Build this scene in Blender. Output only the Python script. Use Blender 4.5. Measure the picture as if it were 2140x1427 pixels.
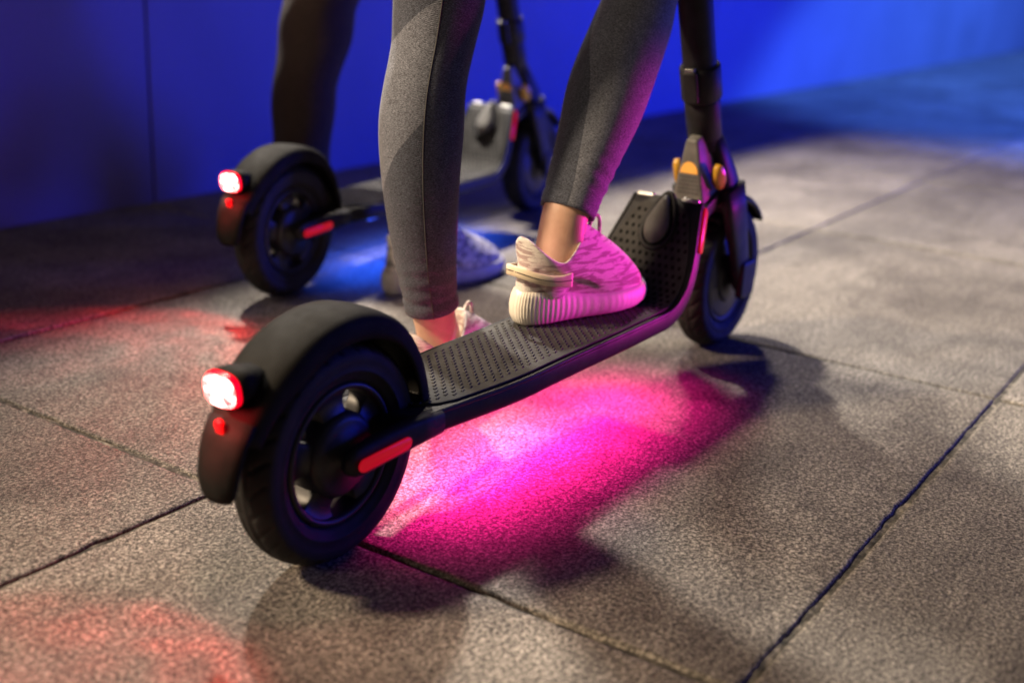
import bpy, math, random
import numpy as np
from mathutils import Vector, Matrix
random.seed(7)
rng = np.random.default_rng(7)
for o in list(bpy.data.objects):
    bpy.data.objects.remove(o)
SC = bpy.context.scene
COL = SC.collection
R = math.radians
# ------------------------------------------------------------------ camera
cam_d = bpy.data.cameras.new('camera')
cam = bpy.data.objects.new('camera', cam_d)
COL.objects.link(cam)
right = Vector((0.56511762, -0.82375231, 0.04554343))
up = Vector((0.23377303, 0.21282715, 0.94871217))
fwd = Vector((0.79119672, 0.52548714, -0.31284344))
m = Matrix((right, up, -fwd)).transposed().to_4x4()
m.translation = (0, 0, 0.57)
cam.matrix_world = m
cam_d.sensor_width = 36
cam_d.lens = 2470.58 / 2140 * 36
cam_d.clip_start = 0.02
cam_d.clip_end = 400
cam_d.dof.use_dof = True
cam_d.dof.focus_distance = 1.30
cam_d.dof.aperture_fstop = 2.5
SC.camera = cam
# ------------------------------------------------------------------ world, exposure
w = bpy.data.worlds.new('World')
SC.world = w
w.use_nodes = True
bg = w.node_tree.nodes['Background']
bg.inputs[0].default_value = (0.13, 0.12, 0.17, 1)
bg.inputs[1].default_value = 0.24
SC.view_settings.view_transform = 'Standard'
SC.view_settings.look = 'None'
SC.view_settings.exposure = 0
SC.view_settings.gamma = 1
SC.view_settings.use_curve_mapping = False
SC.cycles.max_bounces = 8
SC.cycles.sample_clamp_indirect = 6


# ------------------------------------------------------------------ lamps
def lamp(name, kind, loc, target, power, color, **kw):
    d = bpy.data.lights.new(name, kind)
    d.energy = power
    d.color = color
    for k, v in kw.items():
        setattr(d, k, v)
    o = bpy.data.objects.new(name, d)
    COL.objects.link(o)
    o.location = loc
    if target is not None:
        o.rotation_euler = (Vector(target) - Vector(loc)).to_track_quat('-Z', 'Y').to_euler()
    return o


# warm street lamps beyond the low wall, then an added spot fill and area fill
lamp('street_or_fill_light', 'SPOT', (-1.6, 3.1, 3.0), (1.60, 0.42, 0.0), 1600, (1.0, 0.76, 0.50), shadow_soft_size=0.25,
     spot_size=R(38), spot_blend=1.0)
lamp('street_or_fill_light', 'SPOT', (2.6, 3.1, 3.4), (2.45, 0.30, 0.0), 2700, (1.0, 0.89, 0.76), shadow_soft_size=0.12,
     spot_size=R(64), spot_blend=1.0)
lamp('street_or_fill_light', 'SPOT', (5.2, 3.2, 4.0), (1.75, 0.15, 0.0), 850, (1.0, 0.86, 0.70), shadow_soft_size=0.25,  # added fill spot, lightens the shadows by the front wheel
     spot_size=R(34), spot_blend=1.0)
lamp('warm_fill_light', 'AREA', (-3.0, 1.9, 2.0), (1.2, 0.8, 0.1), 45, (1.0, 0.76, 0.50), size=1.2)  # added soft fill with no source there, eases shadows and lifts the legs
# blue floods: one washing the wall, one pool further along the pavement, one spill from the right
lamp('blue_flood_light', 'AREA', (5.0, -1.3, 0.55), (4.3, 2.1, 0.40), 120, (0.012, 0.030, 1.0), size=0.9, spread=R(120))
lamp('blue_flood_light', 'SPOT', (8.0, -0.8, 4.0), (8.0, -0.79, 0.0), 4000, (0.06, 0.19, 0.95),
     shadow_soft_size=0.08, spot_size=R(97), spot_blend=0.14)
lamp('blue_spill_light', 'AREA', (3.3, -1.9, 1.0), (1.0, 0.75, 0.2), 15, (0.05, 0.08, 1.0), size=0.5)
# unseen magenta spot, added low at the right to tint shoes and legs
lamp('added_magenta_light', 'SPOT', (2.34, -0.10, 0.20), (1.17, 0.77, 0.285), 150, (1.0, 0.02, 0.46),
     shadow_soft_size=0.05, spot_size=R(18), spot_blend=0.7)


# ------------------------------------------------------------------ mesh helpers
def mk(name, V, F, mat=None, parent=None, smooth=True, loc=None, rot=None):
    me = bpy.data.meshes.new(name)
    me.from_pydata([tuple(map(float, v)) for v in V], [], [tuple(f) for f in F])
    me.validate()
    o = bpy.data.objects.new(name, me)
    COL.objects.link(o)
    if mat is not None:
        me.materials.append(mat)
    if smooth:
        me.polygons.foreach_set('use_smooth', [True] * len(me.polygons))
    if parent is not None:
        o.parent = parent
    if loc is not None:
        o.location = loc
    if rot is not None:
        o.rotation_euler = rot
    return o


def bev(o, width=0.002, seg=2, angle=35):
    b = o.modifiers.new('bevel', 'BEVEL')
    b.width = width
    b.segments = seg
    b.limit_method = 'ANGLE'
    b.angle_limit = R(angle)
    for p in o.data.polygons:
        p.use_smooth = True
    o.modifiers.new('wn', 'WEIGHTED_NORMAL')
    return o


def sub(o, lv=1):
    s = o.modifiers.new('sub', 'SUBSURF')
    s.levels = lv
    s.render_levels = lv
    return o


def loft(rings, closed=True, caps=True, V0=0):
    """rings: list of lists of points, same count"""
    n = len(rings[0])
    V = [p for r in rings for p in r]
    F = []
    for i in range(len(rings) - 1):
        for j in range(n if closed else n - 1):
            k = (j + 1) % n
            F.append((V0 + i * n + j, V0 + i * n + k, V0 + (i + 1) * n + k, V0 + (i + 1) * n + j))
    if caps and closed:
        F.append(tuple(V0 + j for j in reversed(range(n))))
        F.append(tuple(V0 + (len(rings) - 1) * n + j for j in range(n)))
    return V, F


def lathe_y(profile, n=64, cx=0.0, cz=0.0, closed=False, fn=None):
    """profile of (radius, y); axis along y"""
    V = []
    F = []
    k = len(profile)
    for i in range(n):
        a = 2 * math.pi * i / n
        for j, (r, y) in enumerate(profile):
            rr = r + (fn(a, j, r, y) if fn else 0)
            V.append((cx + rr * math.cos(a), y, cz + rr * math.sin(a)))
    for i in range(n):
        i2 = (i + 1) % n
        for j in range(k if closed else k - 1):
            j2 = (j + 1) % k
            F.append((i * k + j, i * k + j2, i2 * k + j2, i2 * k + j))
    return V, F


def tube(path, rad, n=12, caps=True):
    P = [Vector(p) for p in path]
    if not hasattr(rad, '__len__'):
        rad = [rad] * len(P)
    rings = []
    ref = None
    for i, p in enumerate(P):
        t = (P[min(i + 1, len(P) - 1)] - P[max(i - 1, 0)]).normalized()
        if ref is None:
            ref = Vector((0, 1, 0)) if abs(t.y) < 0.9 else Vector((1, 0, 0))
        a = (ref - t * ref.dot(t)).normalized()
        ref = a
        b = t.cross(a)
        rings.append([p + rad[i] * (a * math.cos(2 * math.pi * j / n) + b * math.sin(2 * math.pi * j / n)) for j in range(n)])
    return loft(rings, True, caps)


def boxv(x0, x1, y0, y1, z0, z1):
    V = [(x, y, z) for x in (x0, x1) for y in (y0, y1) for z in (z0, z1)]
    F = [(0, 1, 3, 2), (4, 6, 7, 5), (0, 4, 5, 1), (2, 3, 7, 6), (0, 2, 6, 4), (1, 5, 7, 3)]
    return V, F


def prism_y(outline, y0, y1):
    """outline of (x,z) extruded in y"""
    n = len(outline)
    V = [(x, y0, z) for x, z in outline] + [(x, y1, z) for x, z in outline]
    F = [tuple(range(n)), tuple(reversed(range(n, 2 * n)))]
    for j in range(n):
        k = (j + 1) % n
        F.append((j, n + j, n + k, k))
    return V, F


def merge(*parts):
    V = []
    F = []
    for v, f in parts:
        o = len(V)
        V += list(v)
        F += [tuple(i + o for i in q) for q in f]
    return V, F


def xf(vf, M):
    return [tuple(M @ Vector(p)) for p in vf[0]], vf[1]


def ss(a, b, x):
    t = min(1, max(0, (x - a) / (b - a)))
    return t * t * (3 - 2 * t)


def tag(o, label=None, cat=None, group=None, kind=None):
    if label:
        o['label'] = label
    if cat:
        o['category'] = cat
    if group:
        o['group'] = group
    if kind:
        o['kind'] = kind
    return o


def empty(name, loc=(0, 0, 0), rot=(0, 0, 0), parent=None):
    o = bpy.data.objects.new(name, None)
    o.empty_display_size = 0.05
    COL.objects.link(o)
    o.location = loc
    o.rotation_euler = rot
    if parent:
        o.parent = parent
    return o


# ------------------------------------------------------------------ materials
class NT:
    def __init__(s, name):
        s.m = bpy.data.materials.new(name)
        s.m.use_nodes = True
        s.t = s.m.node_tree
        s.b = s.t.nodes['Principled BSDF']

    def n(s, typ, **kw):
        q = s.t.nodes.new(typ)
        for k, v in kw.items():
            if k.startswith('i_'):
                q.inputs[k[2:].replace('_', ' ')].default_value = v
            else:
                setattr(q, k, v)
        return q

    def l(s, a, b):
        s.t.links.new(a, b)

    def noise(s, vec, scale, detail=4, rough=0.6, dist=0.0):
        q = s.n('ShaderNodeTexNoise')
        q.inputs['Scale'].default_value = scale
        q.inputs['Detail'].default_value = detail
        q.inputs['Roughness'].default_value = rough
        q.inputs['Distortion'].default_value = dist
        if vec is not None:
            s.l(vec, q.inputs['Vector'])
        return q.outputs['Fac']

    def ramp(s, fac, stops):
        q = s.n('ShaderNodeValToRGB')
        e = q.color_ramp.elements
        while len(e) < len(stops):
            e.new(0.5)
        for k, (p, c) in enumerate(stops):
            e[k].position = p
            e[k].color = c if len(c) == 4 else (*c, 1)
        s.l(fac, q.inputs['Fac'])
        return q.outputs['Color']

    def mix(s, fac, a, b, blend='MIX'):
        q = s.n('ShaderNodeMix', data_type='RGBA', blend_type=blend)
        for sock, v in ((q.inputs[0], fac), (q.inputs[6], a), (q.inputs[7], b)):
            if hasattr(v, 'is_linked'):
                s.l(v, sock)
            elif isinstance(v, (int, float)):
                sock.default_value = v
            else:
                sock.default_value = (*v, 1) if len(v) == 3 else v
        return q.outputs[2]

    def bump(s, h, strength, dist, prev=None):
        q = s.n('ShaderNodeBump')
        q.inputs['Strength'].default_value = strength
        q.inputs['Distance'].default_value = dist
        s.l(h, q.inputs['Height'])
        if prev is not None:
            s.l(prev, q.inputs['Normal'])
        return q.outputs['Normal']

    def obj(s, scale=None):
        q = s.n('ShaderNodeTexCoord').outputs['Object']
        if scale:
            mp = s.n('ShaderNodeMapping')
            mp.inputs['Scale'].default_value = scale
            s.l(q, mp.inputs['Vector'])
            return mp.outputs['Vector']
        return q

    def pos(s):
        return s.n('ShaderNodeNewGeometry').outputs['Position']


def simple(name, col, rough=0.5, metal=0.0, var=0.25, scale=60, bump=0.0, bscale=300, spec=0.5, coat=0):
    t = NT(name)
    v = t.obj()
    f = t.noise(v, scale, 5)
    c = t.ramp(f, [(0.3, tuple(x * (1 - var) for x in col)), (0.7, tuple(min(1, x * (1 + var)) for x in col))])
    t.l(c, t.b.inputs['Base Color'])
    r2 = t.noise(v, scale * 0.4, 5)
    rr = t.ramp(r2, [(0.3, (max(0, rough - 0.1),) * 3), (0.7, (min(1, rough + 0.1),) * 3)])
    t.l(rr, t.b.inputs['Roughness'])
    t.b.inputs['Metallic'].default_value = metal
    t.b.inputs['Specular IOR Level'].default_value = spec
    t.b.inputs['Coat Weight'].default_value = coat
    if bump:
        t.l(t.bump(t.noise(v, bscale, 3), bump, 0.001), t.b.inputs['Normal'])
    return t.m


def emit(name, col, strength):
    t = NT(name)
    t.b.inputs['Base Color'].default_value = (*col, 1)
    t.b.inputs['Emission Color'].default_value = (*col, 1)
    t.b.inputs['Emission Strength'].default_value = strength
    t.b.inputs['Roughness'].default_value = 0.25
    return t.m


def mat_slab():
    t = NT('flamed_granite')
    p = t.pos()
    # per slab tint
    oi = t.n('ShaderNodeObjectInfo').outputs['Random']
    g1 = t.noise(p, 520, 3, 0.7, 0.5)
    g2 = t.noise(p, 230, 3, 0.6, 0.3)
    g = t.n('ShaderNodeMath', operation='ADD')
    t.l(g1, g.inputs[0])
    t.l(g2, g.inputs[1])
    gm = t.n('ShaderNodeMath', operation='MULTIPLY')
    t.l(g.outputs[0], gm.inputs[0])
    gm.inputs[1].default_value = 0.5
    base = t.ramp(gm.outputs[0], [(0.41, (0.034, 0.031, 0.027)), (0.475, (0.11, 0.100, 0.088)), (0.535, (0.245, 0.226, 0.197)), (0.605, (0.50, 0.465, 0.41))])
    st = t.noise(p, 3.2, 6, 0.65, 0.5)
    dark = t.ramp(st, [(0.33, (0.45, 0.43, 0.42)), (0.62, (1.0, 1.0, 1.0))])
    c = t.mix(1.0, base, dark, 'MULTIPLY')
    mp = t.n('ShaderNodeMapping')
    mp.inputs['Scale'].default_value = (1.3, 14, 1)
    t.l(p, mp.inputs['Vector'])
    sk = t.noise(mp.outputs['Vector'], 2.2, 5, 0.6, 0.4)
    c = t.mix(0.55, c, t.ramp(sk, [(0.35, (0.66, 0.64, 0.62)), (0.6, (1, 1, 1))]), 'MULTIPLY')
    # blotchy stains, and small round gum and oil spots
    bl = t.noise(p, 11, 5, 0.7, 0.8)
    c = t.mix(0.5, c, t.ramp(bl, [(0.34, (0.50, 0.49, 0.48)), (0.52, (0.92, 0.92, 0.92)), (0.66, (1.12, 1.12, 1.12))]), 'MULTIPLY')
    vo = t.n('ShaderNodeTexVoronoi', feature='F1')
    vo.inputs['Scale'].default_value = 6.5
    t.l(p, vo.inputs['Vector'])
    c = t.mix(0.6, c, t.ramp(vo.outputs['Distance'], [(0.05, (0.42, 0.40, 0.39)), (0.10, (1, 1, 1))]), 'MULTIPLY')
    tint = t.ramp(oi, [(0.0, (0.72, 0.70, 0.67)), (0.5, (0.92, 0.91, 0.90)), (1.0, (1.08, 1.05, 1.01))])
    c = t.mix(1.0, c, tint, 'MULTIPLY')
    t.l(c, t.b.inputs['Base Color'])
    t.l(t.ramp(gm.outputs[0], [(0.4, (0.80,) * 3), (0.62, (0.52,) * 3)]), t.b.inputs['Roughness'])
    t.b.inputs['Specular IOR Level'].default_value = 0.35
    n1 = t.bump(t.noise(p, 14, 4), 0.35, 0.004)
    t.l(t.bump(gm.outputs[0], 0.85, 0.0035, n1), t.b.inputs['Normal'])
    return t.m


def mat_mortar():
    t = NT('joint_mortar')
    p = t.pos()
    c = t.ramp(t.noise(p, 60, 6, 0.7), [(0.38, (0.013, 0.012, 0.010)), (0.53, (0.065, 0.058, 0.05)), (0.68, (0.24, 0.21, 0.175))])
    t.l(c, t.b.inputs['Base Color'])
    t.b.inputs['Roughness'].default_value = 0.95
    t.l(t.bump(t.noise(p, 90, 6, 0.7), 1.0, 0.006), t.b.inputs['Normal'])
    return t.m


def mat_wall():
    t = NT('smooth_wall_cladding')
    p = t.pos()
    c = t.ramp(t.noise(p, 1.6, 5, 0.55, 0.4), [(0.3, (0.14, 0.15, 0.22)), (0.7, (0.18, 0.19, 0.28))])
    gr = t.noise(p, 240, 3)
    c = t.mix(0.25, c, t.ramp(gr, [(0.3, (0.6, 0.6, 0.6)), (0.7, (1, 1, 1))]), 'MULTIPLY')
    t.l(c, t.b.inputs['Base Color'])
    t.b.inputs['Roughness'].default_value = 0.6
    t.l(t.bump(gr, 0.2, 0.001), t.b.inputs['Normal'])
    return t.m


def mat_knit(name, dark, light, panel=True):
    t = NT(name)
    v = t.obj()
    mp = t.n('ShaderNodeMapping')
    mp.inputs['Scale'].default_value = (1, 1, 3.0)
    t.l(v, mp.inputs['Vector'])
    hv = t.noise(mp.outputs['Vector'], 420, 4, 0.7)
    hl = t.noise(v, 60, 4, 0.6)
    c1 = t.ramp(hv, [(0.36, tuple(x * 0.35 for x in dark)), (0.5, dark), (0.66, tuple(x * 2.2 for x in dark))])
    if panel:
        at = t.n('ShaderNodeAttribute', attribute_name='panel')
        c2 = t.ramp(hv, [(0.34, tuple(x * 0.25 for x in light)), (0.5, light), (0.64, tuple(x * 1.9 for x in light))])
        f = t.ramp(at.outputs['Fac'], [(0.49, (0, 0, 0)), (0.51, (1, 1, 1))])
        c1 = t.mix(f, c1, c2)
    c1 = t.mix(0.5, c1, t.ramp(hl, [(0.3, (0.6, 0.6, 0.6)), (0.7, (1, 1, 1))]), 'MULTIPLY')
    t.l(c1, t.b.inputs['Base Color'])
    t.b.inputs['Roughness'].default_value = 0.9
    t.b.inputs['Sheen Weight'].default_value = 0.12
    t.b.inputs['Specular IOR Level'].default_value = 0.2
    wv = t.n('ShaderNodeTexWave', wave_type='BANDS', bands_direction='DIAGONAL')
    wv.inputs['Scale'].default_value = 260
    wv.inputs['Distortion'].default_value = 0.6
    t.l(v, wv.inputs['Vector'])
    n1 = t.bump(wv.outputs['Fac'], 0.35, 0.0008)
    t.l(t.bump(hv, 0.5, 0.0012, n1), t.b.inputs['Normal'])
    return t.m


def mat_skin():
    t = NT('skin')
    v = t.obj()
    c = t.ramp(t.noise(v, 25, 5), [(0.3, (0.50, 0.29, 0.20)), (0.7, (0.66, 0.42, 0.30))])
    t.l(c, t.b.inputs['Base Color'])
    t.b.inputs['Roughness'].default_value = 0.5
    t.b.inputs['Subsurface Weight'].default_value = 0.15
    t.b.inputs['Subsurface Radius'].default_value = (0.01, 0.004, 0.002)
    t.l(t.bump(t.noise(v, 350, 3), 0.15, 0.0006), t.b.inputs['Normal'])
    return t.m


def mat_upper(name, light, dark, sc=(14, 14, 95)):
    t = NT(name)
    mp = t.n('ShaderNodeMapping')
    mp.inputs['Scale'].default_value = sc
    t.l(t.obj(), mp.inputs['Vector'])
    f = t.noise(mp.outputs['Vector'], 2.0, 4, 0.6, 0.5)
    c = t.ramp(f, [(0.46, dark), (0.52, light)])
    k = t.noise(t.obj(), 700, 2)
    c = t.mix(0.4, c, t.ramp(k, [(0.35, (0.55, 0.55, 0.55)), (0.65, (1, 1, 1))]), 'MULTIPLY')
    t.l(c, t.b.inputs['Base Color'])
    t.b.inputs['Roughness'].default_value = 0.85
    t.l(t.bump(k, 0.6, 0.0012), t.b.inputs['Normal'])
    return t.m


M_SLAB = mat_slab()
M_MORT = mat_mortar()
M_WALL = mat_wall()
M_GAP = simple('dark_joint', (0.05, 0.05, 0.07), 0.9)
M_GROUND = simple('dark_soil', (0.05, 0.045, 0.04), 0.95, scale=8)
M_RUB = simple('tyre_rubber', (0.015, 0.0145, 0.015), 0.68, spec=0.3, bump=0.25, bscale=500)
M_PLA = simple('black_plastic', (0.018, 0.018, 0.020), 0.52, spec=0.25, bump=0.12, bscale=900)
M_FEND = simple('fender_plastic', (0.010, 0.0095, 0.009), 0.72, spec=0.12, bump=0.25, bscale=1100)
M_MET = simple('dark_grey_paint', (0.015, 0.015, 0.019), 0.55, spec=0.22, bump=0.06, bscale=900)
M_RIM = simple('black_cast_alloy', (0.022, 0.022, 0.026), 0.45, metal=0.2, bump=0.08)
M_MAT = simple('grip_rubber', (0.034, 0.033, 0.033), 0.80, var=0.35, spec=0.3, bump=0.4, bscale=500)
M_MATD = simple('grip_rubber_dark', (0.010, 0.010, 0.010), 0.9, spec=0.1)
M_GREYP = simple('grey_plastic', (0.115, 0.112, 0.106), 0.6, bump=0.15, bscale=800)
M_ALU = simple('bare_aluminium', (0.32, 0.32, 0.32), 0.42, metal=1.0, var=0.05)
M_REFL0 = simple('red_reflector', (0.62, 0.010, 0.020), 0.28, var=0.1, scale=400, bump=0.25, bscale=900)
M_REFL = emit('glowing_red_reflector', (0.95, 0.010, 0.030), 0.40)  # reflectors are no lamps; weak emission stands in for their retroreflection
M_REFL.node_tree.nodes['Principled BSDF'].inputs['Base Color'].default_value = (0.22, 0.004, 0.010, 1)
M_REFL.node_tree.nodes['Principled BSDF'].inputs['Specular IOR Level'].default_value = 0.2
M_AMB = simple('amber_reflector', (0.55, 0.30, 0.03), 0.2, var=0.3, scale=300, bump=0.4, bscale=600, coat=0.6)
M_ORG = simple('orange_sticker', (0.95, 0.48, 0.10), 0.45, var=0.05)
M_INK = simple('dark_print', (0.05, 0.05, 0.05), 0.6)
M_SKIN = mat_skin()
M_KNIT = mat_knit('heather_knit', (0.062, 0.068, 0.090), (0.138, 0.146, 0.178))
M_SEAM = simple('dark_seam', (0.05, 0.048, 0.046), 0.9)
M_BROWN = mat_knit('brown_twill', (0.026, 0.016, 0.015), (0.05, 0.03, 0.03), False)
M_JACK = simple('dark_jacket', (0.03, 0.03, 0.035), 0.8)
M_HAIR = simple('dark_hair', (0.02, 0.014, 0.01), 0.5)
M_UP = mat_upper('knit_upper', (0.74, 0.68, 0.64), (0.40, 0.30, 0.30))
M_SOLE = simple('cream_rubber', (0.86, 0.80, 0.70), 0.55, var=0.12, scale=30, bump=0.2, bscale=300)
M_STRAP = simple('cream_webbing', (0.80, 0.66, 0.48), 0.7, var=0.1, bump=0.4, bscale=700)
M_UP2 = mat_upper('white_mesh_upper', (0.62, 0.60, 0.60), (0.16, 0.16, 0.18), (55, 55, 60))
M_SOLE2 = simple('white_foam_sole', (0.34, 0.33, 0.34), 0.6, var=0.2)
M_OUT = simple('black_outsole', (0.02, 0.02, 0.022), 0.7)
def mat_lens():
    t = NT('lit_tail_lens')
    v = t.obj()
    f = t.noise(v, 130, 2, 0.5)
    c = t.ramp(f, [(0.34, (1.0, 0.02, 0.03)), (0.46, (1.0, 0.20, 0.18)), (0.60, (1.0, 0.42, 0.38))])
    t.l(c, t.b.inputs['Emission Color'])
    t.b.inputs['Base Color'].default_value = (0.5, 0.02, 0.02, 1)
    st = t.n('ShaderNodeMapRange')
    st.inputs['From Min'].default_value = 0.32
    st.inputs['From Max'].default_value = 0.50
    st.inputs['To Min'].default_value = 2.0
    st.inputs['To Max'].default_value = 11.0
    t.l(f, st.inputs['Value'])
    t.l(st.outputs[0], t.b.inputs['Emission Strength'])
    t.b.inputs['Roughness'].default_value = 0.2
    return t.m


M_LENS = mat_lens()
M_BEZ = emit('red_lens_rim', (1.0, 0.0, 0.015), 1.6)
M_PINK = emit('pink_led_strip', (1.0, 0.03, 0.42), 3.0)
M_BLUE = emit('blue_led_strip', (0.03, 0.10, 1.0), 3.0)

# ------------------------------------------------------------------ ground and pavement
YA, XA = 0.905, 0.8056
DX, DY = 0.88706, 0.6088
g = mk('ground', *boxv(-40, 60, -40, 40, -0.6, -0.060), M_GROUND, smooth=False)
tag(g, kind='structure')
# mortar bed with a gently uneven surface, visible in the joints
nx, ny = 60, 20
V = []
F = []
for i in range(nx + 1):
    for j in range(ny + 1):
        V.append((-2.5 + 62.0 * i / nx, -3.6 + 5.75 * j / ny, -0.0042 + random.uniform(-0.0012, 0.0012)))
for i in range(nx):
    for j in range(ny):
        a = i * (ny + 1) + j
        F.append((a, a + ny + 1, a + ny + 2, a + 1))
pav = mk('pavement', V, F, M_MORT)
tag(pav, kind='structure')


def slab_mesh(idx):
    """a slab with a rounded, slightly chipped arris"""
    r = np.random.default_rng(100 + idx)
    gx = DX / 2 - 0.0034
    gy = DY / 2 - 0.0034
    nxs, nys = 110, 76
    pts = []
    for i in range(nxs):
        pts.append((-gx + 2 * gx * i / nxs, -gy, 0, -1))
    for i in range(nys):
        pts.append((gx, -gy + 2 * gy * i / nys, 1, 0))
    for i in range(nxs):
        pts.append((gx - 2 * gx * i / nxs, gy, 0, 1))
    for i in range(nys):
        pts.append((-gx, gy - 2 * gy * i / nys, -1, 0))
    n = len(pts)
    wob = r.normal(0, 0.00035, n)
    ph = r.uniform(0, 6.28, 8)
    q_ = np.arange(n) / n * 6.2832
    for k, f_ in enumerate((7, 13, 22, 37, 61)):
        wob += 0.00010 * np.sin(q_ * f_ + ph[k])
    for k in range(10):
        c = int(r.integers(3, n - 3))
        d_ = r.uniform(0.0008, 0.0040)
        for dd, ff in ((-2, 0.25), (-1, 0.7), (0, 1.0), (1, 0.6), (2, 0.3)):
            wob[(c + dd) % n] -= d_ * ff
    rings = []
    for ins, z, f in ((0.0, -0.05, 0.4), (0.0, -0.0045, 1.0), (0.0009, -0.0016, 1.0), (0.0032, -0.0003, 0.8), (0.007, 0.0, 0.3)):
        ring = []
        for q, (x, y, ax, ay) in enumerate(pts):
            d = ins - wob[q] * f
            sx = 1 if x > 0 else -1
            sy = 1 if y > 0 else -1
            px = x - (sx * d if ax else 0)
            py = y - (sy * d if ay else 0)
            px = max(-gx + ins, min(gx - ins, px)) if not ax else px
            py = max(-gy + ins, min(gy - ins, py)) if not ay else py
            ring.append((px, py, z))
        rings.append(ring)
    V, F = loft(rings, True, False)
    F.append(tuple((len(rings) - 1) * n + j for j in range(n)))
    me = bpy.data.meshes.new('paving_slab')
    me.from_pydata(V, [], F)
    me.materials.append(M_SLAB)
    for p in me.polygons[:-1]:
        p.use_smooth = True
    return me


SL = [slab_mesh(k) for k in range(5)]
for i in range(-3, 17):
    for j in range(-6, 2):
        cx = XA + DX * (i + 0.5)
        cy = YA + DY * (j + 0.5)
        o = bpy.data.objects.new('paving_slab', SL[(i * 3 + j * 5) % 5])
        COL.objects.link(o)
        o.parent = pav
        o.location = (cx, cy, random.uniform(-0.0008, 0.0008))
        o.rotation_euler = (random.uniform(-1, 1) * 0.0012, random.uniform(-1, 1) * 0.0012, random.choice((0, math.pi)))

# crumbling mortar and grit packed unevenly in the nearer joints
def mortar_strip(p0, p1, seed):
    r = np.random.default_rng(seed)
    p0, p1 = np.array(p0, float), np.array(p1, float)
    L_ = np.linalg.norm(p1 - p0)
    t_ = (p1 - p0) / L_
    nn_ = np.array([-t_[1], t_[0]])
    ns = int(L_ / 0.004)
    lo = np.interp(np.arange(ns), np.arange(0, ns + 30, 9), r.uniform(-0.0056, -0.0020, len(np.arange(0, ns + 30, 9))))
    side = np.interp(np.arange(ns), np.arange(0, ns + 60, 40), r.choice([-1.0, -0.6, 0.9, 1.0], len(np.arange(0, ns + 60, 40))))
    V, F = [], []
    offs = (-0.0065, -0.0034, -0.0012, 0.0012, 0.0034, 0.0065)
    for i in range(ns):
        for j, o_ in enumerate(offs):
            q = p0 + t_ * (L_ * i / (ns - 1)) + nn_ * o_
            z = lo[i] + r.normal(0, 0.0004) - 0.0026 * max(0.0, side[i] * o_ / 0.0034) - (0.002 if j in (0, 5) else 0)
            V.append((q[0], q[1], max(z, -0.0065)))
    k = len(offs)
    for i in range(ns - 1):
        for j in range(k - 1):
            F.append((i * k + j, i * k + j + 1, (i + 1) * k + j + 1, (i + 1) * k + j))
    return V, F


strips = []
for j in range(-2, 2):
    strips.append(mortar_strip((0.25, YA + DY * j), (5.0, YA + DY * j), 40 + j))
for i in range(-1, 4):
    strips.append(mortar_strip((XA + DX * i, -0.6), (XA + DX * i, 1.9), 60 + i))
jm = mk('joint_mortar', *merge(*strips), M_MORT, pav)
tag(jm, kind='stuff')

# ------------------------------------------------------------------ wall
WY = 2.124
WH = 1.42
wall = mk('boundary_wall', *boxv(-6, 60, WY + 0.02, WY + 0.30, -0.058, WH - 0.012), M_GAP, smooth=False)
tag(wall, 'low smooth panelled wall washed in blue light along the back of the pavement', 'wall')
x = 1.725 - 3 * 2.85
while x < 58:
    pn = mk('wall_panel', *boxv(x + 0.0022, x + 2.8478, WY + random.uniform(0, 0.004), WY + 0.32, -0.04, WH), M_WALL, wall)
    bev(pn, 0.004, 2)
    x += 2.85

# ------------------------------------------------------------------ scooter
WB = 0.882
RW = 0.1115


def profile_path():
    """centre line of the frame in (u,z) with half width: deck, bend, rising footboard"""
    pts = []
    for u in np.linspace(0.055, 0.568, 27):
        pts.append((u, 0.1225))
    c = (0.568, 0.1225 + 0.074)
    ang = R(56)
    for a in np.linspace(0, ang, 10)[1:]:
        pts.append((c[0] + 0.074 * math.sin(a), c[1] - 0.074 * math.cos(a)))
    u0, z0 = pts[-1]
    for d in np.linspace(0, 0.117, 9)[1:]:
        pts.append((u0 + d * math.cos(ang), z0 + d * math.sin(ang)))
    return pts


PATH = profile_path()


def half_w(k):
    u, z = PATH[k]
    if u < 0.30:
        h = 0.050 + 0.019 * ss(0.04, 0.26, u)
    else:
        h = 0.069 + 0.003 * ss(0.3, 0.5, u)
    if z > 0.15:
        h = 0.072 - 0.024 * ss(0.15, 0.285, z)
    return h


def path_frame(k):
    a = Vector((*PATH[max(k - 1, 0)],))
    b = Vector((*PATH[min(k + 1, len(PATH) - 1)],))
    t = (b - a).normalized()
    return t, Vector((-t.y, t.x))


def frame_loft(dn0, dn1, inset, k0=0, k1=None, rnd=0.006, endround=0.0):
    rings = []
    ks = list(range(k0, len(PATH) if k1 is None else k1))
    for q, k in enumerate(ks):
        u, z = PATH[k]
        t, nn = path_frame(k)
        h = half_w(k) - inset - (0.010 * ss(0.17, 0.26, z) if inset > 0.003 else 0)
        e = min(q, len(ks) - 1 - q)
        if endround:
            h -= endround * max(0, 1 - e / 2.0) ** 2
        ring = []
        hh = (dn1 - dn0) / 2
        mid = (dn0 + dn1) / 2
        r_ = min(rnd, hh * 0.95)
        for cy, cn, a0 in ((h - r_, hh - r_, 0), (-(h - r_), hh - r_, 90), (-(h - r_), -(hh - r_), 180), (h - r_, -(hh - r_), 270)):
            for s in range(4):
                a = R(a0 + 30 * s)
                y = cy + r_ * math.cos(a)
                d = mid + cn + r_ * math.sin(a)
                ring.append((u + nn.x * d, y, z + nn.y * d))
        rings.append(ring)
    return loft(rings)


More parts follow.
